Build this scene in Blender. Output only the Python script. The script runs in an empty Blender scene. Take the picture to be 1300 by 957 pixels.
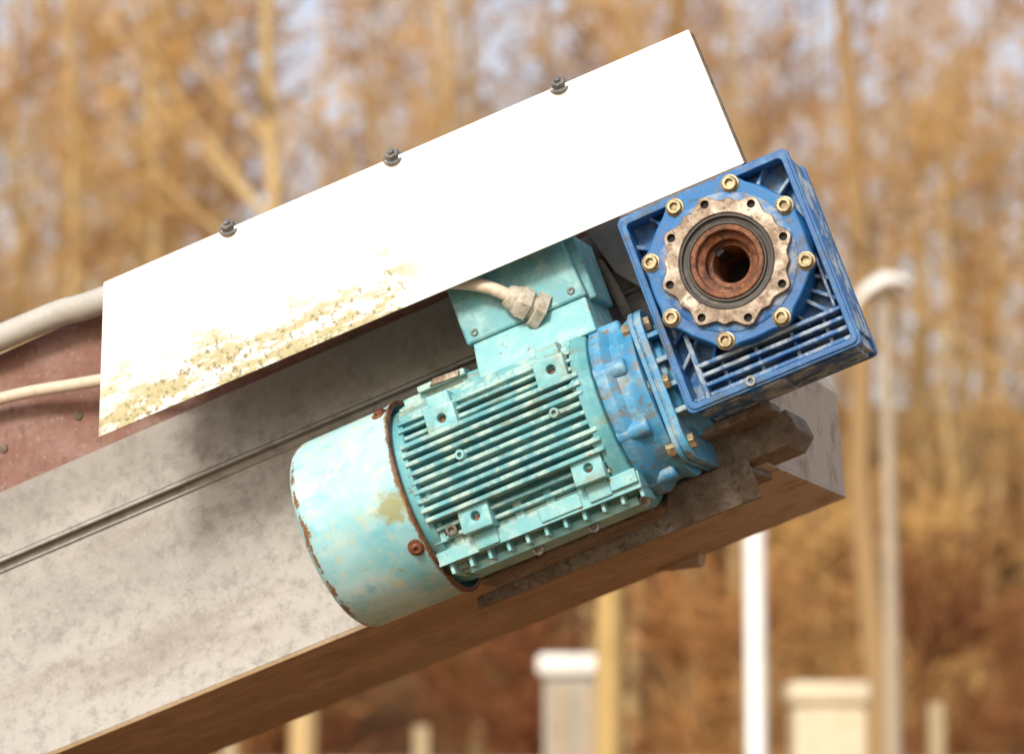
import bpy, bmesh, math, random
from mathutils import Vector, Matrix, noise
random.seed(7)
scene=bpy.context.scene
MM=0.001
# ------------------------------------------------------------------ frames
PITCH=math.radians(7); YAW=math.radians(17); INC=math.radians(20.5)
CAM=Vector((0,0,1.6)); FWD=Vector((0,math.cos(PITCH),math.sin(PITCH)))
ORG=CAM+FWD*2.95
W_=Vector((-math.sin(YAW),-math.cos(YAW),0)); UH=Vector((math.cos(YAW),-math.sin(YAW),0)); Z=Vector((0,0,1))
U_=UH*math.cos(INC)+Z*math.sin(INC); V_=-UH*math.sin(INC)+Z*math.cos(INC)
MACH=Matrix(((U_.x,V_.x,W_.x,ORG.x),(U_.y,V_.y,W_.y,ORG.y),(U_.z,V_.z,W_.z,ORG.z),(0,0,0,1)))

def empty(name,mat=None,loc=None):
    e=bpy.data.objects.new(name,None); scene.collection.objects.link(e); e.empty_display_size=0.1
    if mat is not None: e.matrix_world=mat
    if loc is not None: e.location=loc
    return e

# ------------------------------------------------------------------ materials
class NM:
    def __init__(s,name,base=(.5,.5,.5),rough=.5,metal=0.0,spec=.5):
        s.m=bpy.data.materials.new(name); s.m.use_nodes=True
        s.t=s.m.node_tree; s.b=s.t.nodes['Principled BSDF']
        s.b.inputs['Roughness'].default_value=rough; s.b.inputs['Metallic'].default_value=metal
        s.b.inputs['Specular IOR Level'].default_value=spec
        s.col=None; s.base=base; s.b.inputs['Base Color'].default_value=(*base,1)
        s.tc=s.n('ShaderNodeTexCoord'); s.height=None
    def n(s,k): return s.t.nodes.new(k)
    def l(s,a,b): s.t.links.new(a,b)
    def val(s,x,inp):
        if isinstance(x,(int,float)): inp.default_value=x
        else: s.l(x,inp)
    def noise(s,scale,detail=4,rough=.6,vec=(1,1,1),off=(0,0,0),rot=0.0):
        mp=s.n('ShaderNodeMapping'); mp.inputs['Scale'].default_value=vec; mp.inputs['Location'].default_value=off; mp.inputs['Rotation'].default_value=(0,0,rot)
        s.l(s.tc.outputs['Object'],mp.inputs['Vector'])
        q=s.n('ShaderNodeTexNoise'); q.inputs['Scale'].default_value=scale; q.inputs['Detail'].default_value=min(detail,6)
        q.inputs['Roughness'].default_value=rough
        s.l(mp.outputs[0],q.inputs['Vector']); return q.outputs['Fac']
    def step(s,x,a,b,lo=0.0,hi=1.0):
        q=s.n('ShaderNodeMapRange'); q.interpolation_type='SMOOTHSTEP'
        s.val(x,q.inputs['Value']); q.inputs['From Min'].default_value=a; q.inputs['From Max'].default_value=b
        q.inputs['To Min'].default_value=lo; q.inputs['To Max'].default_value=hi; return q.outputs['Result']
    def math(s,op,a,b=0.0,c=0.0):
        q=s.n('ShaderNodeMath'); q.operation=op; s.val(a,q.inputs[0]); s.val(b,q.inputs[1])
        if op in('MULTIPLY_ADD',): s.val(c,q.inputs[2])
        return q.outputs[0]
    def xyz(s):
        q=s.n('ShaderNodeSeparateXYZ'); s.l(s.tc.outputs['Object'],q.inputs[0]); return q.outputs
    def mix(s,fac,color):
        q=s.n('ShaderNodeMix'); q.data_type='RGBA'; s.val(fac,q.inputs[0])
        if s.col is None: q.inputs[6].default_value=(*s.base,1)
        else: s.l(s.col,q.inputs[6])
        if isinstance(color,tuple): q.inputs[7].default_value=(*color,1)
        else: s.l(color,q.inputs[7])
        s.col=q.outputs[2]; return s
    def edge(s):
        g=s.n('ShaderNodeNewGeometry'); return s.step(g.outputs['Pointiness'],.53,.60)
    def dist(s,p):
        d=s.n('ShaderNodeVectorMath'); d.operation='DISTANCE'; s.l(s.tc.outputs['Object'],d.inputs[0])
        d.inputs[1].default_value=p; return d.outputs['Value']
    def bump(s,h,strength=.3,distance=.001):
        q=s.n('ShaderNodeBump'); q.inputs['Strength'].default_value=strength; q.inputs['Distance'].default_value=distance
        s.val(h,q.inputs['Height'])
        if s.height is not None: s.l(s.height,q.inputs['Normal'])
        s.height=q.outputs[0]; s.l(s.height,s.b.inputs['Normal']); return s
    def rough(s,x): s.l(x,s.b.inputs['Roughness']); return s
    def done(s):
        if s.col is not None: s.l(s.col,s.b.inputs['Base Color'])
        return s.m

def paint(name,c1,c2,c3,edgec,grime,chip,chipamt=.66,rough=.42,edgeamt=1.0,gr=.54):
    k=NM(name,c1,rough)
    n1=k.noise(14,4,.6); k.mix(k.step(n1,.38,.66),c2)
    n2=k.noise(45,5,.7,off=(3,1,2)); k.mix(k.step(n2,.5,.72,0,.75),c3)
    n4=k.noise(30,6,.75,vec=(.5,1,1),off=(7,2,5)); k.mix(k.step(n4,gr,gr+.13,0,.8),grime)
    n3=k.noise(110,5,.7,off=(1,9,4)); 
    ch=k.step(k.math('ADD',n3,k.math('MULTIPLY',n1,.25)),chipamt+.09,chipamt+.13); k.mix(ch,chip)
    e=k.edge(); em=k.math('MULTIPLY',e,k.step(n2,.42,.60,0,edgeamt)); k.mix(em,edgec)
    k.rough(k.step(n1,.3,.7,rough-.05,rough+.28))
    k.bump(n3,.4,.0008)
    return k

teal=paint('teal_enamel',(.085,.30,.345),(.14,.40,.44),(.23,.50,.52),(.46,.58,.50),(.18,.22,.15),(.18,.11,.06),.66,gr=.52).done()
teal_light=paint('teal_enamel_pale',(.14,.40,.445),(.21,.49,.52),(.33,.58,.57),(.52,.61,.5),(.23,.26,.18),(.20,.12,.06),.66,gr=.52).done()  # paler mix of the teal enamel, for pads, rail and box base
sky_blue=paint('light_blue_enamel',(.04,.22,.42),(.08,.32,.51),(.18,.44,.56),(.48,.45,.37),(.16,.15,.12),(.16,.11,.06),.64,gr=.51).done()
blue=paint('blue_enamel',(.010,.09,.27),(.022,.14,.35),(.07,.23,.44),(.40,.46,.46),(.05,.075,.095),(.13,.10,.07),.65,.38,gr=.51).done()
blue_hub=paint('blue_enamel_hub',(.008,.10,.30),(.018,.15,.39),(.05,.24,.47),(.42,.40,.34),(.045,.06,.075),(.15,.12,.08),.65,.36,gr=.51).done()

k=NM('fan_cover_paint',(.16,.45,.51),.42)
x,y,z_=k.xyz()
nA=k.noise(8,4,.6); nB=k.noise(28,6,.7,off=(2,5,1)); nC=k.noise(90,7,.75,off=(5,5,1)); nD=k.noise(16,5,.65,vec=(.6,1,1),off=(9,0,0)); nE=k.noise(55,7,.75,off=(1,1,8))
k.mix(k.step(y,-.20,-.04,.0,1.0),(.34,.59,.62))  # whiter towards the top: sun glare put into the paint colour
k.mix(k.step(nA,.42,.68,0,.9),(.42,.63,.64)); k.mix(k.step(nD,.50,.66,0,.6),(.56,.61,.50)); k.mix(k.step(nB,.50,.70,0,.75),(.14,.42,.54))
k.mix(k.step(nE,.52,.64,0,.55),(.50,.49,.30)); k.mix(k.step(nC,.60,.67,0,.75),(.33,.27,.11))
d1=k.math('MULTIPLY_ADD',nE,-.036,k.math('ABSOLUTE',k.math('ADD',x,.200))); k.mix(k.step(d1,-.0155,-.0178),(.20,.10,.04))
d2=k.math('MULTIPLY_ADD',nE,-.014,k.math('ABSOLUTE',k.math('ADD',x,.092))); k.mix(k.step(d2,-.002,-.006),(.15,.085,.035))
mo=k.math('MULTIPLY_ADD',nC,-.034,k.dist((-.108,-.118,.203))); k.mix(k.step(mo,.004,-.008,0,.8),(.27,.25,.07))
mo=k.math('MULTIPLY_ADD',nC,-.022,k.dist((-.185,-.09,.195))); k.mix(k.step(mo,-.002,-.009,0,.9),(.30,.24,.06))
k.rough(k.step(nA,.3,.7,.3,.6)); k.bump(nC,.25,.0006); k.bump(nA,.25,.004); cover_m=k.done()

k=NM('white_sheet',(.84,.83,.80),.5)
x,y,z_=k.xyz()
nA=k.noise(45,6,.78,vec=(.45,1.4,1),rot=.35); nB=k.noise(9,4,.6,off=(1,2,3)); nC=k.noise(170,5,.75)
edgeb=k.math('SUBTRACT',k.math('ADD',y,k.math('MULTIPLY',nB,-.13)),.055)
mlow=k.step(edgeb,.05,-.035); mleft=k.step(x,.03,-.05); ml2=k.step(x,-.24,-.40,0,.5)
msk=k.math('MULTIPLY',mlow,mleft); thr=k.math('ADD',nA,k.math('MULTIPLY',msk,.16))
k.mix(k.step(nB,.45,.7,0,.35),(.80,.77,.70)); k.mix(ml2,(.64,.56,.44))
k.mix(k.math('MULTIPLY',k.step(thr,.60,.69,0,.9),msk),(.38,.34,.15))
k.mix(k.math('MULTIPLY',k.step(k.math('ADD',nC,k.math('MULTIPLY',msk,.14)),.66,.74,0,.95),msk),(.20,.17,.07))
k.mix(k.step(nC,.68,.74,0,.45),(.50,.45,.38))
k.bump(nB,.2,.002); white_m=k.done()

k=NM('galvanised_steel',(.285,.277,.262),.55,.25)
nA=k.noise(7,6,.65,vec=(.5,1,1)); nB=k.noise(55,6,.8); nC=k.noise(260,4,.7); nD=k.noise(12,5,.6,vec=(.15,1,1),off=(4,4,4))
x,y,z_=k.xyz()
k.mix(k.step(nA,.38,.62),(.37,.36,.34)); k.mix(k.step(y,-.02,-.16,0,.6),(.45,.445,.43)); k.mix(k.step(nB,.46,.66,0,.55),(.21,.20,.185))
k.mix(k.step(nD,.50,.70,0,.6),(.23,.20,.165)); k.mix(k.step(nC,.54,.70,0,.45),(.48,.47,.45)); 
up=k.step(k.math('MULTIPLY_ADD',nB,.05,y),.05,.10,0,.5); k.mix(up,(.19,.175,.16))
k.rough(k.step(nB,.3,.7,.45,.75)); k.bump(nB,.25,.001); galv=k.done()

k=NM('rust_red_board',(.19,.09,.065),.75)
nA=k.noise(9,6,.7); nB=k.noise(60,6,.75); k.mix(k.step(nA,.4,.65),(.25,.155,.13)); k.mix(k.step(nB,.50,.68,0,.8),(.12,.07,.05)); k.mix(k.step(k.noise(150,5),.58,.7,0,.5),(.34,.28,.24))
k.bump(nB,.4,.001); redbrown=k.done()

k=NM('stained_shaded_underside',(.28,.19,.10),.7)
nA=k.noise(5,6,.7,vec=(.5,1,1)); nB=k.noise(50,6,.7); k.mix(k.step(nA,.4,.62),(.38,.28,.18)); k.mix(k.step(nB,.5,.7,0,.6),(.17,.10,.05)); 
x,y,z_=k.xyz(); k.mix(k.step(x,.0,.20,0,.8),(.44,.39,.32)); k.mix(k.step(k.noise(22,6,.75,off=(2,2,2)),.50,.64,0,.7),(.20,.14,.085))  # tan towards the right end; shadow on the left painted as brown, plus stains
k.bump(nB,.4,.001); under_m=k.done()

k=NM('rusty_bracket',(.13,.095,.065),.8)
nA=k.noise(18,6,.7); nB=k.noise(120,6,.8); k.mix(k.step(nA,.4,.62),(.21,.18,.145)); k.mix(k.step(nB,.5,.64,0,.8),(.05,.032,.02)); k.mix(k.step(k.noise(35,6,.8,off=(3,3,3)),.56,.68,0,.7),(.32,.29,.25))
k.bump(nB,.9,.002); rusty=k.done()

k=NM('fresh_rust',(.13,.045,.02),.65,.2)
nB=k.noise(150,6,.75); k.mix(k.step(nB,.42,.62),(.24,.10,.045)); k.mix(k.step(k.noise(60,6,.7),.48,.64,0,.85),(.045,.02,.012)); k.bump(nB,.5,.0008); rust2=k.done()

k=NM('bare_aluminium',(.27,.22,.17),.45,.5)
nB=k.noise(70,6,.8); k.mix(k.step(nB,.40,.60),(.14,.10,.07)); k.mix(k.step(k.noise(40,5,.6,off=(5,1,1)),.50,.66),(.42,.37,.31)); k.mix(k.step(k.noise(200,5,.7),.55,.64,0,.85),(.08,.05,.03)); k.bump(nB,.4,.0007); alu=k.done()
k=NM('zinc_screw',(.40,.34,.21),.45,.65); nB=k.noise(120,6,.8); k.mix(k.step(nB,.43,.60),(.18,.14,.08)); k.bump(nB,.3,.0004); screw=k.done()
k=NM('rubber_seal',(.045,.042,.038),.6); nB=k.noise(90,6,.7); k.mix(k.step(nB,.5,.7,0,.7),(.13,.10,.07)); seal=k.done()
k=NM('dark_bolt',(.16,.165,.16),.5,.5); nB=k.noise(120,6,.7); k.mix(k.step(nB,.45,.62,0,.8),(.32,.29,.24)); darkbolt=k.done()
k=NM('grey_plastic_gland',(.46,.43,.36),.5); nB=k.noise(90,6,.7); k.mix(k.step(nB,.46,.62,0,.8),(.27,.22,.14)); k.bump(nB,.3,.0006); gland_m=k.done()
k=NM('cable_sheath',(.58,.50,.39),.5); nB=k.noise(70,6,.7); k.mix(k.step(nB,.5,.68,0,.7),(.38,.30,.20)); cable_m=k.done()
k=NM('grey_conduit_plastic',(.42,.41,.38),.5); nB=k.noise(30,6,.7); k.mix(k.step(nB,.45,.68,0,.7),(.33,.31,.27)); conduit_m=k.done()
dark_m=NM('hole_shade_black',(.012,.010,.009),.8).done()  # near-black colour painting the shade inside holes

# ------------------------------------------------------------------ mesh builder (mm in the machine's own u,v,w frame)
class MB:
    def __init__(s): s.bm=bmesh.new()
    def box(s,u0,u1,v0,v1,w0,w1,taper=None):
        P=[(u0,v0,w0),(u1,v0,w0),(u1,v1,w0),(u0,v1,w0),(u0,v0,w1),(u1,v0,w1),(u1,v1,w1),(u0,v1,w1)]
        s.hexa(P)
    def hexa(s,P):
        vs=[s.bm.verts.new(Vector(p)*MM) for p in P]
        for f in((0,3,2,1),(4,5,6,7),(0,1,5,4),(1,2,6,5),(2,3,7,6),(3,0,4,7)): s.bm.faces.new([vs[i] for i in f])
    def prism(s,poly,w0,w1,tf=None,hole=None):
        tf=tf or (lambda a,b,c:(a,b,c))
        A=[s.bm.verts.new(Vector(tf(a,b,w0))*MM) for a,b in poly]; B=[s.bm.verts.new(Vector(tf(a,b,w1))*MM) for a,b in poly]
        n=len(poly)
        for i in range(n): s.bm.faces.new((A[i],A[(i+1)%n],B[(i+1)%n],B[i]))
        if hole is None:
            s.bm.faces.new(A[::-1]); s.bm.faces.new(B)
        else:
            C=[s.bm.verts.new(Vector(tf(a,b,w0))*MM) for a,b in hole]; D=[s.bm.verts.new(Vector(tf(a,b,w1))*MM) for a,b in hole]
            for i in range(n):
                j=(i+1)%n
                s.bm.faces.new((C[i],D[i],D[j],C[j])); s.bm.faces.new((A[i],C[i],C[j],A[j])); s.bm.faces.new((B[i],B[j],D[j],D[i]))
    def lathe(s,prof,org,axis,n=48,rf=None,caps=(True,True)):
        ax=Vector(axis).normalized(); t=Vector((0,0,1)) if abs(ax.z)<.9 else Vector((1,0,0))
        if abs(ax.z)>.9: a=Vector((1,0,0)); a=(a-ax*a.dot(ax)).normalized()
        else: a=t.cross(ax).normalized()
        b=ax.cross(a); o=Vector(org); rings=[]
        for q in prof:
            r,h=q[0],q[1]; hx=q[2] if len(q)>2 else None; ring=[]
            for i in range(n):
                th=2*math.pi*i/n; rr=r
                if hx=='hex': rr=r/math.cos(((th+math.pi/6)%(math.pi/3))-math.pi/6)
                elif callable(hx): rr=hx(th,r)
                ring.append(s.bm.verts.new((o+ax*h+(a*math.cos(th)+b*math.sin(th))*rr)*MM))
            rings.append(ring)
        for p,q in zip(rings,rings[1:]):
            for i in range(n):
                j=(i+1)%n; s.bm.faces.new((p[i],p[j],q[j],q[i]))
        if caps[0]: s.bm.faces.new(rings[0][::-1])
        if caps[1]: s.bm.faces.new(rings[-1])
    def tube(s,pts,r,n=14,caps=True):
        P=[Vector(p) for p in pts]; P=[P[0]*2-P[1]]+P+[P[-1]*2-P[-2]]; path=[]
        for i in range(1,len(P)-2):
            for k_ in range(10):
                t=k_/10; a,b,c,d=P[i-1],P[i],P[i+1],P[i+2]
                path.append(.5*((2*b)+(c-a)*t+(2*a-5*b+4*c-d)*t*t+(3*b-a-3*c+d)*t**3))
        path.append(P[-2]); rings=[]; ref=Vector((0,0,1))
        for i,p in enumerate(path):
            d=(path[min(i+1,len(path)-1)]-path[max(i-1,0)]).normalized()
            a=ref.cross(d)
            if a.length<.1: a=Vector((0,1,0)).cross(d)
            a.normalize(); b=d.cross(a)
            rings.append([s.bm.verts.new((p+(a*math.cos(2*math.pi*j/n)+b*math.sin(2*math.pi*j/n))*r)*MM) for j in range(n)])
        for p,q in zip(rings,rings[1:]):
            for i in range(n): j=(i+1)%n; s.bm.faces.new((p[i],p[j],q[j],q[i]))
        if caps: s.bm.faces.new(rings[0][::-1]); s.bm.faces.new(rings[-1])
    def done(s,name,mat,parent,bevel=0.0,ang=35,wob=0.0,seg=2):
        bmesh.ops.recalc_face_normals(s.bm,faces=s.bm.faces[:])
        me=bpy.data.meshes.new(name); s.bm.to_mesh(me); s.bm.free()
        me.materials.append(mat); me.shade_smooth(); me.set_sharp_from_angle(angle=math.radians(ang))
        o=bpy.data.objects.new(name,me); scene.collection.objects.link(o); o.parent=parent
        if bevel>0:
            b=o.modifiers.new('b','BEVEL'); b.width=bevel*MM; b.segments=seg; b.limit_method='ANGLE'; b.angle_limit=math.radians(40)
        return o
def cut(obj,cutters):
    for c in cutters:
        m=obj.modifiers.new('c','BOOLEAN'); m.operation='DIFFERENCE'; m.object=c; m.solver='EXACT'
        while obj.modifiers.find(m.name)>0 and obj.modifiers[obj.modifiers.find(m.name)-1].type=='BEVEL':
            obj.modifiers.move(obj.modifiers.find(m.name),obj.modifiers.find(m.name)-1)
    bpy.context.view_layer.update()
    dg=bpy.context.evaluated_depsgraph_get(); me=bpy.data.meshes.new_from_object(obj.evaluated_get(dg))
    obj.modifiers.clear(); obj.data=me; me.shade_smooth(); me.set_sharp_from_angle(angle=math.radians(35))
    for c in cutters: bpy.data.objects.remove(c,do_unlink=True)

def socket_screw(mb,org,ax,r=8,h=6,n=24):
    mb.lathe([(r,-2),(r,h-1),(r-1,h),(r*.5,h,'hex'),(r*.5,h*.15,'hex')],org,ax,n)
def hex_bolt(mb,org,ax,r=8,h=6):
    mb.lathe([(r*1.45,-.5),(r*1.45,1.6)],org,ax,24); mb.lathe([(r*.87,1.6,'hex'),(r*.87,h,'hex')],org,ax,24); mb.lathe([(r*.45,h),(r*.45,h+3)],org,ax,16)

# ================================================================== CONVEYOR
conv=empty('conveyor',MACH)
L0=-5150; D=-440
endp=[(218,-181),(250,-68),(228,30),(160,120),(155,250)]
m=MB()
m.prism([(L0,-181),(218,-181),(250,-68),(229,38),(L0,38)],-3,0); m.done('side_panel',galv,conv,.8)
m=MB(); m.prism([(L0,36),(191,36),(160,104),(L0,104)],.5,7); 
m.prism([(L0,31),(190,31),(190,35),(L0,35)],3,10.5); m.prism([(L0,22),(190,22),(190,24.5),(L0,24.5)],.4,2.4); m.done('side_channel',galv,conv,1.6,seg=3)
m=MB(); m.prism([(L0,40),(205,40),(160,120),(155,250),(L0,250)],-6,-1); m.done('upper_board',redbrown,conv,1)
m=MB(); m.box(L0,218,-186,-181.5,D+1,4); m.done('underside_pan',under_m,conv,1)
m=MB(); m.prism([(L0,-180),(218,-180),(250,-68),(228,30),(160,120),(155,250),(L0,250)],D,D+4); m.done('far_side_panel',galv,conv,.8)
m=MB()
for (a,b),(c,d) in zip(endp,endp[1:]): m.hexa([(a-5,b,D+4.5),(a-.5,b,D+4.5),(c-.5,d,D+4.5),(c-5,d,D+4.5),(a-5,b,-3.5),(a-.5,b,-3.5),(c-.5,d,-3.5),(c-5,d,-3.5)])
m.done('end_plate',under_m,conv)
m=MB(); m.box(L0,150,180,186,D+5,-7); m.done('belt',seal,conv)
m=MB()
for x0 in(-565,-470,-380): m.lathe([(5,-.5),(5,2),(3,3)],(x0,150,-1),(0,0,1),16)
m.done('board_rivets',rusty,conv)
m=MB(); m.prism([(-14,-186.5),(40,-186.5),(34,-198),(28,-198)],-436,-404); m.done('bottom_tab',under_m,conv)
def ground_leg(uu):
    for ww in (-40,-400):
        top=MACH@(Vector((uu,-186,ww))*MM)
        b=bmesh.new(); bmesh.ops.create_cube(b,size=1,matrix=Matrix.Translation((top.x,top.y,top.z/2))@Matrix.Diagonal((.07,.07,top.z,1)))
        me=bpy.data.meshes.new('support_leg'); b.to_mesh(me); b.free(); me.materials.append(galv)
        o=bpy.data.objects.new('support_leg',me); scene.collection.objects.link(o); o.parent=conv; o.matrix_parent_inverse=MACH.inverted()
ground_leg(-1500); ground_leg(-3200)

# ================================================================== WHITE GUARD
guard=empty('sheet_metal_guard',MACH)
m=MB(); m.prism([(-385,71),(329,64),(326,209),(-327,219)],173,175)
pl=m.done('guard_face',white_m,guard,.6)
def topv(u): return 217.6-(u+327)*10/653
m=MB(); 
T=[(-327,2),(60,2),(200,110),(324,166)]
for (a,wa),(b,wb) in zip(T,T[1:]): m.hexa([(a,topv(a)-2,wa),(b,topv(b)-2,wb),(b,topv(b),wb),(a,topv(a),wa),(a,topv(a)-2,172.8),(b,topv(b)-2,172.8),(b,topv(b),172.8),(a,topv(a),172.8)])
m.done('guard_top_flange',white_m,guard)
m=MB(); m.prism([(325,66),(330.5,64),(327.5,206),(323,205)],162,172.5); m.done('guard_end_flange',rusty,guard,.5)
m=MB()
for a,b in((187,208.5),(4,211.5),(-182,214.5)): hex_bolt(m,(a,b+2.5,171),(.12,.66,.74),7.6,7)
m.done('guard_bolts',darkbolt,guard,.4)

# ================================================================== CONDUIT + CABLES
cond=empty('cable_conduit',MACH)
m=MB(); m.tube([(-5000,266,22),(-2500,264,22),(-1200,264,22),(-531,259,24),(-403,249,30),(-250,225,60),(-100,180,90)],14.5,20); m.done('conduit_pipe',conduit_m,cond)
cab=empty('power_cable',MACH)
m=MB(); m.tube([(-1500,190,20),(-900,205,20),(-700,206,20),(-548,197,22),(-436,170,35),(-330,140,60),(-200,120,100),(-90,105,140),(-20,92,150),(21,73,154),(45,58,158),(60,44,156),(70,33,150)],6.8,16); m.done('cable',cable_m,cab)

# ================================================================== MOTOR
mot=empty('electric_motor',MACH)
AV,AW=-105,105
m=MB(); m.lathe([(60,-206),(84,-207),(92,-206),(97,-202),(99.5,-196),(100,-188),(100.3,-120),(100.8,-100),(102.2,-96),(102.2,-92),(100.6,-92),(99,-100),(97,-110),(60,-110)],(0,AV,AW),(1,0,0),96); m.done('fan_cover',cover_m,mot)
m=MB(); m.lathe([(102.6,-92.8),(102.9,-92.4),(102.9,-90.8),(98,-90.5)],(0,AV,AW),(1,0,0),96,caps=(False,False)); m.done('cover_rim',rust2,mot)
m=MB(); 
for an in(-34,150,60): 
    a=math.radians(an); d=Vector((0,math.sin(a),math.cos(a))); m.lathe([(9,-.5),(9,1.2),(7,2)],Vector((-102,AV,AW))+d*100.5,d,24); m.lathe([(5.5,1),(5.5,4),(4.4,5.5),(2.4,5.5,'hex'),(2.4,2.5,'hex')],Vector((-102,AV,AW))+d*100.5,d,24)
m.done('cover_screws',rust2,mot,.4)
m=MB(); m.lathe([(90,-98),(92,-88),(92,-80),(78,-78),(78,100),(93,102),(94,112),(90,119),(70,122)],(0,AV,AW),(1,0,0),72); m.done('stator_core',teal,mot,.8)
m=MB()
def fin(vc,t0,t1,w0,w1,u0,u1,mode):
    P=[]
    for ww,t in((w0,t0),(w1,t1)):
        for uu,sg in((u0,-1),(u1,-1),(u1,1),(u0,1)):
            off=vc+sg*t/2
            if mode=='f': P.append((uu,AV+off,AW+ww))
            elif mode=='b': P.append((uu,AV+off,AW-ww))
            elif mode=='d': P.append((uu,AV-ww,AW+off))
            elif mode=='t': P.append((uu,AV+ww,AW+off))
    m.hexa(P)
for kx in range(-6,7):
    o_=kx*9.6+1.0
    tip=min(math.sqrt(97.5**2-o_**2),92.5)
    for md in('f','b','d','t'):
        if md=='f' and abs(o_)>46: 
            fin(o_,5.4,4.0,55,tip-9,-82,104,md); continue
        tt=tip-(3 if md in 'dt' else 0)+random.uniform(-.5,.5)
        fin(o_+random.uniform(-.2,.2),6.2,4.6,60,tt,-84+random.uniform(-1,1),108 if md=='f' else 104,md)
for o_ in(57,66): fin(o_,4.5,3.2,45,math.sqrt(97**2-o_**2)-2,-84,104,'f')
m.done('cooling_fins',teal,mot,1.0)
m=MB()
pads=[(-36,52),(83,54),(-37,-50),(84,-49)]
for (pu,dv) in pads:
    w1=AW+84
    m.prism([(pu-17,AV+dv-13),(pu+15,AV+dv-14),(pu+17,AV+dv+12),(pu-15,AV+dv+14)],AW+40,w1)
    sgn=1 if dv>0 else -1
    m.prism([(pu-12,AV+dv+(13 if sgn>0 else -30)),(pu+12,AV+dv+(13 if sgn>0 else -30)),(pu+12,AV+dv+(28 if sgn>0 else -13)),(pu-12,AV+dv+(28 if sgn>0 else -13))],AW+30,w1-14)
po=m.done('mounting_pads',teal_light,mot,1.4,seg=3)
cs=[]
for pu,dv in pads:
    c=MB(); c.lathe([(4.6,AW+60),(4.6,AW+95)],(pu+1,AV+dv,0),(0,0,1),20); cs.append(c.done('hole',teal,mot))
cut(po,cs)
m=MB()
for pu,dv in pads: m.lathe([(4.5,AW+62),(4.5,AW+76)],(pu+1,AV+dv,0),(0,0,1),16)
m.done('rusty_threads',rust2,mot)
m=MB()
for pu,dv in((-27,9),(75,11)):
    m.lathe([(5.5,AW+60),(5.3,AW+95),(4.4,AW+96.5),(2.4,AW+96.5),(2.4,AW+90)],(pu,AV+dv,0),(0,0,1),20)
for pu,dv in((103,30),(103,-28),(-78,-12)): m.lathe([(7.5,AW+60),(7.5,AW+84),(6,AW+86),(3,AW+86),(3,AW+83)],(pu,AV+dv,0),(0,0,1),20)
m.done('fin_bosses',teal_light,mot,.3)
m=MB()
m.hexa([(-92,-181,138),(124,-184,138),(126,-177,138),(-92,-175,138),(-92,-186,172),(124,-188,172),(126,-171,172),(-92,-172,172)])
m.box(-80,118,-176,-158,128,160)
for i in range(11):
    a=-84+i*20.3; m.box(a,a+4,-196,-184,122,166)
m.box(-70,112,-199,-190,108,150)
m.box(96,124,-182,-168,150,176.5); m.box(20,64,-184,-169.5,150,174.2)
m.done('foot_rail',teal_light,mot,1.1,seg=3)
m=MB()
for i in range(6): m.box(-70+i*33,-60+i*33,-172,-150,150,168)
for i in range(2): m.box(-88+i*170,-74+i*170,-165,-135,150,176)
m.done('end_lugs',teal_light,mot,1.2)
m=MB()
for uu,vv,ww in((104,-176,165),(-66,-156,176),(112,-150,176),(116,-196,140),(60,-200,140),(0,-200,140)): m.lathe([(6,-4),(6,5),(3,5),(3,2)],(uu,vv,ww),(0,-.3,1),14)
m.done('rail_bolts',darkbolt,mot,.3)
m=MB(); m.box(-80,100,-24,-10,52,140); m.box(-60,-8,-12,-5,70,148)
m.done('upper_shoulder',teal,mot,1.5)
m=MB(); m.prism([(-46,-10),(-14,-12),(-12,-6),(-40,-4)],120,151); m.done('rating_plate',alu,mot,.6)
m=MB()
m.hexa([(4,-24,48),(132,-24,48),(131,14,54),(8,14,54),(4,-24,150),(132,-24,150),(131,14,141),(8,14,141)])
m.done('terminal_box_base',teal_light,mot,2,seg=3)
m=MB()
m.hexa([(2,14.5,50),(133,14.5,50),(126,96,56),(0,96,56),(2,14.5,143),(133,14.5,143),(126,96,137),(0,96,137)])
m.box(4,129,96.3,112,52,142)
m.box(114,139,12,80,60,128)
m.done('terminal_box',teal,mot,3,seg=3)
m=MB()
for a,b in((14,24),(120,24),(12,84)): socket_screw(m,(a,b,141),(0,0,1),4,3,16)
m.done('terminal_screws',darkbolt,mot)
gd=Vector((-.55,.58,.45)).normalized(); g0=Vector((82,20,137))
m=MB(); m.lathe([(18,-4,'hex'),(18,7,'hex')],g0,gd,36); m.lathe([(13,6),(13,13)],g0,gd,30)
m.lathe([(15.5,12,'hex'),(16,22,'hex'),(14,27)],g0,gd,36); m.lathe([(13.5,26),(12.5,32),(10,36),(7.5,37)],g0,gd,30)
m.done('cable_gland',gland_m,mot,.5)
m=MB(); m.lathe([(70,119),(86,121),(88,124),(88,133),(85,137),(81,141),(80,150),(82,156),(84,160),(84,166),(60,167)],(0,AV+3,AW),(1,0,0),80)
for an in(20,110,200,290,335,65):
    a=math.radians(an); cy,cw=AV+3+math.sin(a)*80,AW+math.cos(a)*80
    m.lathe([(9,121),(9,152),(7,154)],(0,cy,cw),(1,0,0),20)
m.done('drive_end_flange',sky_blue,mot,1.0)

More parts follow.
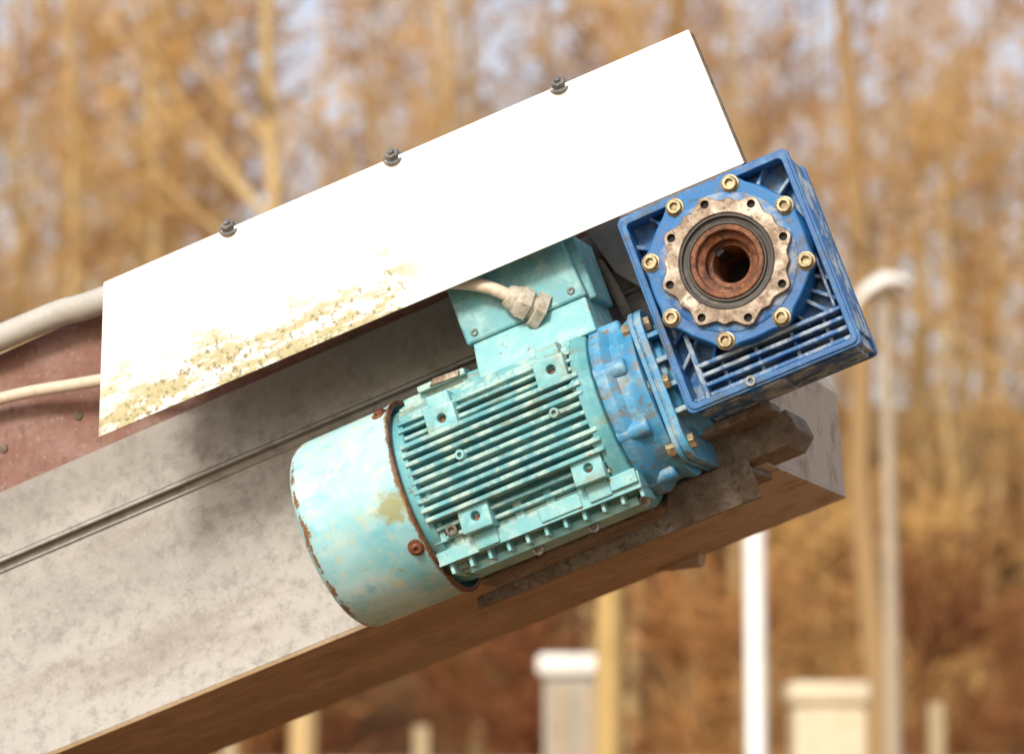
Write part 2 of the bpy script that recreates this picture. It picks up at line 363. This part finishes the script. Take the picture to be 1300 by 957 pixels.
# ================================================================== GEARBOX
gb=empty('worm_gearbox',MACH)
U0,U1,V0,V1=197,371,-142,57
HU,HV=284,-25
m=MB()
def swap(a,b,c): return (c,a,b)
rp=[]
for cx,cy,a0 in((50,52,0),(-50,52,90),(-50,-52,180),(50,-52,270)):
    for q in range(7): a=math.radians(a0+q*15); rp.append((AV+4+cx+28*math.cos(a),AW+cy*.85+28*math.sin(a)))
m.prism(rp,167.5,172.5,swap); m.prism([( (a-AV-4)*.985+AV+4,(b-AW)*.985+AW) for a,b in rp],172.5,174,swap); m.prism(rp,174,181,swap)
m.lathe([(60,180),(60,186),(56,188),(54,200)],(0,AV+12,AW),(1,0,0),60)
for i in range(4): m.box(180.5,198,AV-30+i*26,AV-25+i*26,AW+40,AW+68)
m.done('input_adapter',sky_blue,gb,1.0,seg=2)
m=MB()
for dv,dw in((62,55),(-60,55),(62,-55),(0,68)): m.lathe([(7.5,158,'hex'),(7.5,167.5,'hex')],(0,AV+2+dv,AW+dw),(1,0,0),24); m.lathe([(7,181,'hex'),(7,187,'hex'),],(0,AV+2+dv,AW+dw),(1,0,0),24)
m.done('adapter_bolts',screw,gb,.4)
m=MB()
m.prism([(U0+1,V0+1),(U1-1,V0+1),(U1-1,V1-1),(U0+1,V1-1)],96,160)
def rr(u0,u1,v0,v1,r,n=6):
    o=[]
    for cx,cy,a0 in((u1-r,v0+r,270),(u1-r,v1-r,0),(u0+r,v1-r,90),(u0+r,v0+r,180)):
        for q in range(n+1): a=math.radians(a0+90*q/n); o.append((cx+r*math.cos(a),cy+r*math.sin(a)))
    return o
body=m.done('housing_body',blue,gb,1.2)
c=MB(); c.lathe([(30,90),(30,170)],(HU,HV,0),(0,0,1),48); cut(body,[c.done('c',dark_m,gb)])
m=MB()
m.prism(rr(U0,U1,V0,V1,7),158,190,hole=rr(U0+6,U1-6,V0+6,V1-6,4))
m.prism(rr(U0-2.5,U1+2.5,V0-2.5,V1+2.5,7),184,188,hole=rr(U0+2,U1-2,V0+2,V1-2,4))
m.prism(rr(U0-2,U1+2,V0-2,V1+2,6),95,103,hole=rr(U0+2,U1-2,V0+2,V1-2,3))
m.done('housing_rim',blue,gb,1.2,seg=3)
m=MB()
def rib(a,b,t=3.5,w0=158,w1=187,w2=None):
    a=Vector(a);b=Vector(b);d=(b-a).normalized();nn=Vector((-d.y,d.x))*t/2; w2=w1 if w2 is None else w2
    m.hexa([(a.x-nn.x,a.y-nn.y,w0),(b.x-nn.x,b.y-nn.y,w0),(b.x+nn.x,b.y+nn.y,w0),(a.x+nn.x,a.y+nn.y,w0),
            (a.x-nn.x,a.y-nn.y,w1),(b.x-nn.x,b.y-nn.y,w2),(b.x+nn.x,b.y+nn.y,w2),(a.x+nn.x,a.y+nn.y,w1)])
for an in(128,146,52,36,-30,-40,-150,-138,-124,-60,-48):
    a=math.radians(an); c,s_=math.cos(a),math.sin(a)
    R=min((U1-6-HU)/abs(c),((V1-6-HV) if s_>0 else (HV+105))/abs(s_))
    if R>80: rib((HU+c*70,HV+s_*70),(HU+c*(R+2),HV+s_*(R+2)),3.8,158,180,174)
for i,vv in enumerate((-104,-113.5,-123,-132.5)):
    rib((U0+22 if i<3 else U0+5,vv),(U1-5,vv),4.2,158,187-i*2,)
rib((U0+21,-138),(U0+21,-70),5,158,186)
for uu in(240,275,312,345): rib((uu,-137),(uu,-104),4,158,175)
rib((360,-100),(360,-30),3,158,180); 
m.done('housing_ribs',blue,gb,1.1)
m=MB()
for i,ww in enumerate((112,124,136,148,160,172)):
    m.box(U0+6,U1-6,V0-3.5,V0+3,ww,ww+4.5)
    m.box(U1-3,U1+2.3,V0+12,V1-20,ww,ww+4.2)
m.box(250,290,V0-4.6,V0+2,108,182)
m.done('side_fins',blue,gb,.9)
m=MB(); m.lathe([(5,0),(5,4),(2.5,4),(2.5,1)],(262,-137,188),(0,0,1),16); m.done('drain_plug',darkbolt,gb)
def lobed(th,r):
    x=((math.degrees(th)-22.5+22.5)%45)-22.5
    return r+5.5*math.exp(-(x/7.5)**2)
m=MB(); m.lathe([(80,158),(80,188),(78,191,lobed),(78,199,lobed),(76.5,200.5,lobed),(50,200.5),(50,160)],(HU,HV,0),(0,0,1),144,caps=(False,False))
m.done('output_flange',blue_hub,gb,.6)
m=MB()
m.lathe([(67,200),(67,201.6),(65.5,202.2),(54,202.2),(54,200)],(HU,HV,0),(0,0,1),96,caps=(False,False)); m.done('flange_step',blue_hub,gb)
m=MB()
for i in range(8):
    a=math.radians(22.5+45*i); m.lathe([(9.2,200),(9.2,201.2),(8.4,201.6)],(HU+75*math.cos(a),HV+75*math.sin(a),0),(0,0,1),24); socket_screw(m,(HU+75*math.cos(a),HV+75*math.sin(a),201.7),(0,0,1),7.4,4.5,30)
m.done('flange_screws',screw,gb,.3)
def scal(th,r):
    x=((math.degrees(th)+22.5)%45)-22.5
    y=((math.degrees(th))%45)-22.5
    return r+8.5*math.exp(-(x/9.5)**2)+3.0*math.exp(-(y/5)**2)
m=MB(); N_=192
m.lathe([(46,200),(57.5,200,scal),(57.5,207,scal),(56.7,208,scal),(47,208),(46,207),(46,200)],(HU,HV,0),(0,0,1),N_,caps=(False,False))
ringo=m.done('pilot_ring',alu,gb)
bt=bmesh.new(); bt.from_mesh(ringo.data); bmesh.ops.remove_doubles(bt,verts=bt.verts[:],dist=1e-5); bt.to_mesh(ringo.data); bt.free()
cs=[]
for i in range(8):
    a=math.radians(45*i); c=MB(); c.lathe([(4.1,203),(4.1,212)],(HU+58.5*math.cos(a),HV+58.5*math.sin(a),0),(0,0,1),20); cs.append(c.done('h',dark_m,gb))
cut(ringo,cs)
m=MB()
for i in range(8):
    a=math.radians(45*i); m.lathe([(4.0,202.5),(4.0,203.6)],(HU+58.5*math.cos(a),HV+58.5*math.sin(a),0),(0,0,1),16)
m.done('ring_hole_shade',dark_m,gb)  # black discs paint the shade at the bottom of the ring holes
m=MB(); m.lathe([(46.2,196),(46.2,206),(45,207),(43.5,207),(42.5,203),(39,202.5),(38,205),(36.5,205),(35.5,201),(32,200)],(HU,HV,0),(0,0,1),80,caps=(False,False)); m.done('oil_seal',seal,gb)
m=MB(); m.lathe([(35.6,190),(35.6,205),(34.5,206),(31,206),(30,205),(29.6,199),(24,197.2),(23,196),(22.5,187),(18.5,186),(17.5,184),(17.2,110)],(HU,HV,0),(0,0,1),80,caps=(False,False)); 
ho=m.done('hollow_output_shaft',rust2,gb)
m=MB(); a=math.radians(112)
c_,s2=math.cos(a),math.sin(a)
m.prism([(HU+c_*14-s2*4,HV+s2*14+c_*4),(HU+c_*23-s2*4,HV+s2*23+c_*4),(HU+c_*23+s2*4,HV+s2*23-c_*4),(HU+c_*14+s2*4,HV+s2*14-c_*4)],150,186.6); m.done('keyway_shade',dark_m,gb)  # solid dark block, paints the shade of a slot that is not cut
m=MB(); m.lathe([(17.3,108),(17.3,112)],(HU,HV,0),(0,0,1),40); m.done('bore_end_shade',dark_m,gb)  # black disc paints the dark depth at the back of the bore

# ================================================================== BRACKETS
br=empty('mounting_bracket',MACH)
m=MB(); m.prism([(-103,-220),(209,-222),(209,-180),(124,-178),(112,-205),(-99,-208)],48,55)
m.box(-100,208,-193,-187.5,-60,48); 
m.done('angle_iron',rusty,br,1.2)
m=MB(); m.prism([(172,-180),(206,-184),(252,-184),(266,-172),(263,-150),(178,-152)],-40,52); m.box(180,258,-154,-144.5,52.5,108)
bk=m.done('gearbox_support_block',rusty,br,2.2,seg=3)
m=MB(); m.tube([(138,70,0),(136,66,34),(142,30,40),(146,-10,36),(158,-34,20)],5.5,12); m.box(126,190,62,66,2,30)
m.done('torque_hook',rusty,br,.8)
m=MB(); m.prism([(134,100),(182,100),(205,30),(170,20),(148,48)],14,40); m.done('steel_gusset',galv,br,1.5)

# ================================================================== SETTING
def hgt(x,y):
    t=max(0,min(1,(y-36)/80)); t=t*t*(3-2*t)
    return 14*t+(.5*noise.noise(Vector((x*.05,y*.05,0)))*min(1,max(0,(y-24)/20)))
k=NM('leaf_litter_ground',(.25,.14,.055),.95,0,.1)
nA=k.noise(.25,4,.6); nB=k.noise(3,4,.7); k.mix(k.step(nA,.42,.6),(.17,.13,.05)); k.mix(k.step(nB,.45,.65,0,.8),(.30,.16,.065)); k.mix(k.step(k.noise(.12,3,.5,off=(4,4,4)),.5,.62,0,.8),(.18,.08,.04)); ground_m=k.done()
b=bmesh.new(); G=[]
xs=[-420+i*10 for i in range(85)]; ys=[-300+i*10 for i in range(30)]+[i*4 for i in range(40)]+[160+i*20 for i in range(16)]
for yy in ys: G.append([b.verts.new((xx,yy,hgt(xx,yy))) for xx in xs])
for i in range(len(ys)-1):
    for j in range(len(xs)-1): b.faces.new((G[i][j],G[i][j+1],G[i+1][j+1],G[i+1][j]))
me=bpy.data.meshes.new('ground'); b.to_mesh(me); b.free(); me.materials.append(ground_m); me.shade_smooth()
scene.collection.objects.link(bpy.data.objects.new('ground',me))

def bark(name,c1,c2):
    k=NM(name,c1,.9,0,.0); oi=k.n('ShaderNodeObjectInfo'); k.mix(k.step(oi.outputs['Random'],0,1),c2); return k.done()
bark1=bark('golden_bark',(.50,.37,.19),(.30,.20,.10))
twig1=bark('golden_twigs',(.52,.32,.12),(.36,.20,.075))
twig2=bark('russet_twigs',(.19,.075,.035),(.34,.17,.065))
def tree_mesh(name,H,seed,limbs=34,tw=9,st=6,spread=1.0,mats=(bark1,twig1),r0=.17,low=.18,bw=1.0):
    R=random.Random(seed); b=bmesh.new()
    def tube(p,q,ra,rb,n,mi):
        d=(q-p); 
        if d.length<1e-4: return
        d.normalize(); a=d.cross(Vector((0,0,1)) if abs(d.z)<.9 else Vector((1,0,0))).normalized(); c=d.cross(a)
        A=[b.verts.new(p+(a*math.cos(2*math.pi*i/n)+c*math.sin(2*math.pi*i/n))*ra) for i in range(n)]
        B=[b.verts.new(q+(a*math.cos(2*math.pi*i/n)+c*math.sin(2*math.pi*i/n))*rb) for i in range(n)]
        for i in range(n): f=b.faces.new((A[i],A[(i+1)%n],B[(i+1)%n],B[i])); f.material_index=mi
    def blade(p,q,wd):
        d=(q-p).normalized(); s_=d.cross(Vector((R.uniform(-1,1),R.uniform(-1,1),R.uniform(-.3,.3)))).normalized()*wd*bw
        f=b.faces.new([b.verts.new(p-s_),b.verts.new(p+s_),b.verts.new(q+s_*.5),b.verts.new(q-s_*.5)]); f.material_index=1
    pts=[Vector((0,0,-.4))]
    dx,dy=R.uniform(-.04,.04),R.uniform(-.04,.04)
    for i in range(1,9): pts.append(Vector((dx*i*H/8+R.uniform(-.12,.12),dy*i*H/8+R.uniform(-.12,.12),H*i/8)))
    for i in range(8): tube(pts[i],pts[i+1],r0*(1-i/8.5),r0*(1-(i+1)/8.5),7,0)
    for i in range(limbs):
        t=low+(1-low)*R.random(); s_=t*8; i0=min(int(s_),7); p=pts[i0].lerp(pts[i0+1],s_-i0)
        az=R.uniform(0,6.283); el=R.uniform(.3,1.1); ln=H*.20*spread*(1.15-t)*R.uniform(.6,1.3)+.6
        d=Vector((math.cos(az)*math.cos(el),math.sin(az)*math.cos(el),math.sin(el))); mid=p+d*ln*.5; q=mid+(d+Vector((0,0,.35))).normalized()*ln*.5
        rr_=r0*(1-t)*.24+.012; tube(p,mid,rr_,rr_*.6,3,0); tube(mid,q,rr_*.6,.008,3,0)
        for j in range(tw):
            tt=R.uniform(.2,1); a=p.lerp(mid,tt*2) if tt<.5 else mid.lerp(q,tt*2-1)
            e=a+(d+Vector((R.uniform(-1,1),R.uniform(-1,1),R.uniform(-.4,.9)))).normalized()*R.uniform(.4,1.3)
            blade(a,e,.015)
            for l_ in range(st):
                g=a.lerp(e,R.uniform(.2,1)); h=g+Vector((R.uniform(-1,1),R.uniform(-1,1),R.uniform(-.5,.9))).normalized()*R.uniform(.15,.55)
                blade(g,h,.013)
    me=bpy.data.meshes.new(name); b.to_mesh(me); b.free(); [me.materials.append(x) for x in mats]; return me
tm=[tree_mesh('bare_tree_a',15,1,28,7,4,r0=.15),tree_mesh('bare_tree_b',17,2,30,7,4,r0=.16),tree_mesh('bare_tree_c',12,3,26,7,4,r0=.13),tree_mesh('bare_tree_d',16,4,30,7,4,1.2),tree_mesh('bare_tree_e',14,5,26,7,4,.8,(bark1,twig2),.13)]
bushm=[tree_mesh('brush_a',3.2,11,24,8,4,1.6,(twig2,twig2),.04,.02,1.1),tree_mesh('brush_b',4.2,12,26,8,4,1.5,(bark1,twig1),.04,.02,1.1),tree_mesh('brush_c',2.6,13,24,8,4,1.8,(twig2,twig2),.035,.02,1.1)]
woods=empty('distant_woods')
R=random.Random(5)
def inst(me,x,y,s,par,zz=None):
    o=bpy.data.objects.new(me.name,me); scene.collection.objects.link(o); o.parent=par
    o.location=(x,y,hgt(x,y)-.1 if zz is None else zz); o.rotation_euler=(0,0,R.uniform(0,6.28)); o.scale=(s,s,s*R.uniform(.9,1.15)); return o
yy=36.0
while yy<88:
    hw=yy*.25+5
    for i in range(int(hw*2/2.8)):
        inst(R.choice(tm),R.uniform(-hw,hw),yy+R.uniform(-1.5,1.5),R.uniform(.75,1.15),woods)
    yy+=4.4
for i in range(120):
    y_=R.uniform(34,78); hw=y_*.25+4
    inst(R.choice(bushm),R.uniform(-hw,hw),y_,R.uniform(.6,1.2),woods)
def solo(name,me,x,y,s):
    t=empty(name,loc=(x,y,0)); o=bpy.data.objects.new('trunk_and_crown',me); scene.collection.objects.link(o); o.parent=t; o.scale=(s,s,s)
solo('bare_tree',tree_mesh('solo_a',17,21,26,8,4,.8,(bark1,twig1),.17,.35),4.0,31,1)

def simple(name,c,rough=.5,metal=0): 
    k=NM(name,c,rough,metal); k.mix(k.step(k.noise(6,5,.6),.4,.7,0,.5),tuple(v*.75 for v in c)); return k.done()
lampgrey=simple('lamp_galvanised',(.34,.28,.20),.6,.0); lampwhite=simple('lamp_housing_white',(.75,.74,.70),.4); postwhite=simple('white_post_paint',(.82,.82,.80),.4)
beige=simple('cabinet_beige',(.60,.52,.37),.5); cabgrey=simple('cabinet_grey',(.36,.36,.32),.5); fencewood=simple('weathered_fence_wood',(.36,.29,.17),.8); postwood=simple('yellow_pine',(.42,.29,.11),.8)
def world_part(name,parent,mat,fn,bevel=0):
    b=bmesh.new(); fn(b); bmesh.ops.recalc_face_normals(b,faces=b.faces[:]); me=bpy.data.meshes.new(name); b.to_mesh(me); b.free(); me.materials.append(mat)
    me.shade_smooth(); me.set_sharp_from_angle(angle=math.radians(35))
    o=bpy.data.objects.new(name,me); scene.collection.objects.link(o); o.parent=parent
    if bevel: q=o.modifiers.new('b','BEVEL'); q.width=bevel; q.segments=2; q.limit_method='ANGLE'
    return o
def cyl(b,p,q,ra,rb,n=20):
    p=Vector(p);q=Vector(q);d=(q-p); M=Matrix.Translation((p+q)/2)@d.to_track_quat('Z','Y').to_matrix().to_4x4()
    bmesh.ops.create_cone(b,cap_ends=True,segments=n,radius1=ra,radius2=rb,depth=d.length,matrix=M)
def bx(b,x0,x1,y0,y1,z0,z1): bmesh.ops.create_cube(b,size=1,matrix=Matrix.Translation(((x0+x1)/2,(y0+y1)/2,(z0+z1)/2))@Matrix.Diagonal((x1-x0,y1-y0,z1-z0,1)))
lamp=empty('street_lamp',loc=(2.66,20,0))
world_part('pole',lamp,lampgrey,lambda b:(cyl(b,(0,0,-.1),(0,0,4.55),.07,.045),cyl(b,(0,0,-.1),(0,0,.9),.095,.09),cyl(b,(0,0,4.5),(-.05,0,4.72),.045,.04)))
def head(b):
    pr=[(.17,0,.05),(.10,.03,.085),(-.03,.02,.11),(-.16,-.06,.10),(-.26,-.18,.07),(-.30,-.24,.03)]
    rings=[]
    for x,z,r in pr: rings.append([b.verts.new((x,math.cos(2*math.pi*i/16)*r*1.3,4.70+z+math.sin(2*math.pi*i/16)*r*(.8 if math.sin(2*math.pi*i/16)>0 else .5))) for i in range(16)])
    for p,q in zip(rings,rings[1:]):
        for i in range(16): b.faces.new((p[i],p[(i+1)%16],q[(i+1)%16],q[i]))
    b.faces.new(rings[0]); b.faces.new(rings[-1][::-1])
world_part('lamp_head',lamp,lampwhite,head)
post=empty('white_post',loc=(1.28,15,0))
world_part('post',post,postwhite,lambda b:(cyl(b,(0,0,-.1),(0,0,2.66),.057,.057),cyl(b,(0,0,2.66),(0,0,2.70),.062,.04),cyl(b,(0,0,-.05),(0,0,.06),.12,.11)))
wp=empty('wooden_post',loc=(.53,16,0))
world_part('post',wp,postwood,lambda b:(cyl(b,(0,0,-.1),(.02,0,2.5),.085,.075,14),cyl(b,(.02,0,2.5),(.02,0,2.54),.075,.05,14)))
kio=empty('electrical_kiosk',loc=(.53,24,0))
world_part('body',kio,cabgrey,lambda b:(bx(b,-.26,.26,-.2,.2,0,2.02),),.02)
world_part('roof',kio,lampwhite,lambda b:(bx(b,-.32,.32,-.28,.28,2.02,2.20),),.04)
world_part('doors',kio,lampgrey,lambda b:(bx(b,-.23,-.02,-.225,-.2,.1,1.95),bx(b,.02,.23,-.225,-.2,.1,1.95)),.008)
cb=empty('storage_bin',loc=(2.42,22,0))
world_part('bin_body',cb,beige,lambda b:(bx(b,-.27,.27,-.3,.3,.05,1.75),),.03)
world_part('bin_lid',cb,beige,lambda b:(bx(b,-.31,.31,-.34,.34,1.76,1.94),),.05)
fe=empty('post_and_rail_fence')
def fence(b):
    for i in range(14): 
        x=-9+i*1.62+random.uniform(-.25,.25); h=random.uniform(1.55,1.95); bx(b,x-.07,x+.07,27.94,28.06,-.2,h)
    bx(b,-9.2,12.4,27.90,27.935,1.15,1.28); bx(b,-9.2,12.4,27.90,27.935,.6,.72)
world_part('fence_posts_and_rails',fe,fencewood,fence)

# ================================================================== LIGHT
SD=Vector((-.36,-.78,.54)).normalized()
el=math.asin(SD.z); az=math.atan2(SD.x,SD.y)
wd=bpy.data.worlds.new('World'); scene.world=wd; wd.use_nodes=True
nt=wd.node_tree; bg=nt.nodes['Background']; sk=nt.nodes.new('ShaderNodeTexSky'); sk.sky_type='NISHITA'; sk.sun_disc=False
sk.sun_elevation=el; sk.sun_rotation=az; sk.dust_density=3; sk.air_density=1.0
mx=nt.nodes.new('ShaderNodeMix'); mx.data_type='RGBA'; mx.blend_type='ADD'; mx.inputs[0].default_value=1; mx.inputs[7].default_value=(2.5,2.1,1.8,1)
nt.links.new(sk.outputs[0],mx.inputs[6]); nt.links.new(mx.outputs[2],bg.inputs[0]); bg.inputs[1].default_value=.15
sl=bpy.data.lights.new('sun','SUN'); sl.energy=3.4; sl.angle=math.radians(13); sl.color=(1,.93,.82)
so=bpy.data.objects.new('sun',sl); scene.collection.objects.link(so); so.rotation_euler=SD.to_track_quat('Z','Y').to_euler()
# ================================================================== CAMERA
cd=bpy.data.cameras.new('camera'); cd.lens=100; cd.sensor_width=36; cd.clip_end=1500; cd.clip_start=.1
cd.dof.use_dof=True; cd.dof.focus_distance=2.77; cd.dof.aperture_fstop=5.0; cd.dof.aperture_blades=9
co=bpy.data.objects.new('camera',cd); scene.collection.objects.link(co); co.location=CAM; co.rotation_euler=(math.radians(90)+PITCH,0,0)
scene.camera=co
scene.view_settings.view_transform='Standard'; scene.view_settings.look='None'; scene.view_settings.exposure=0
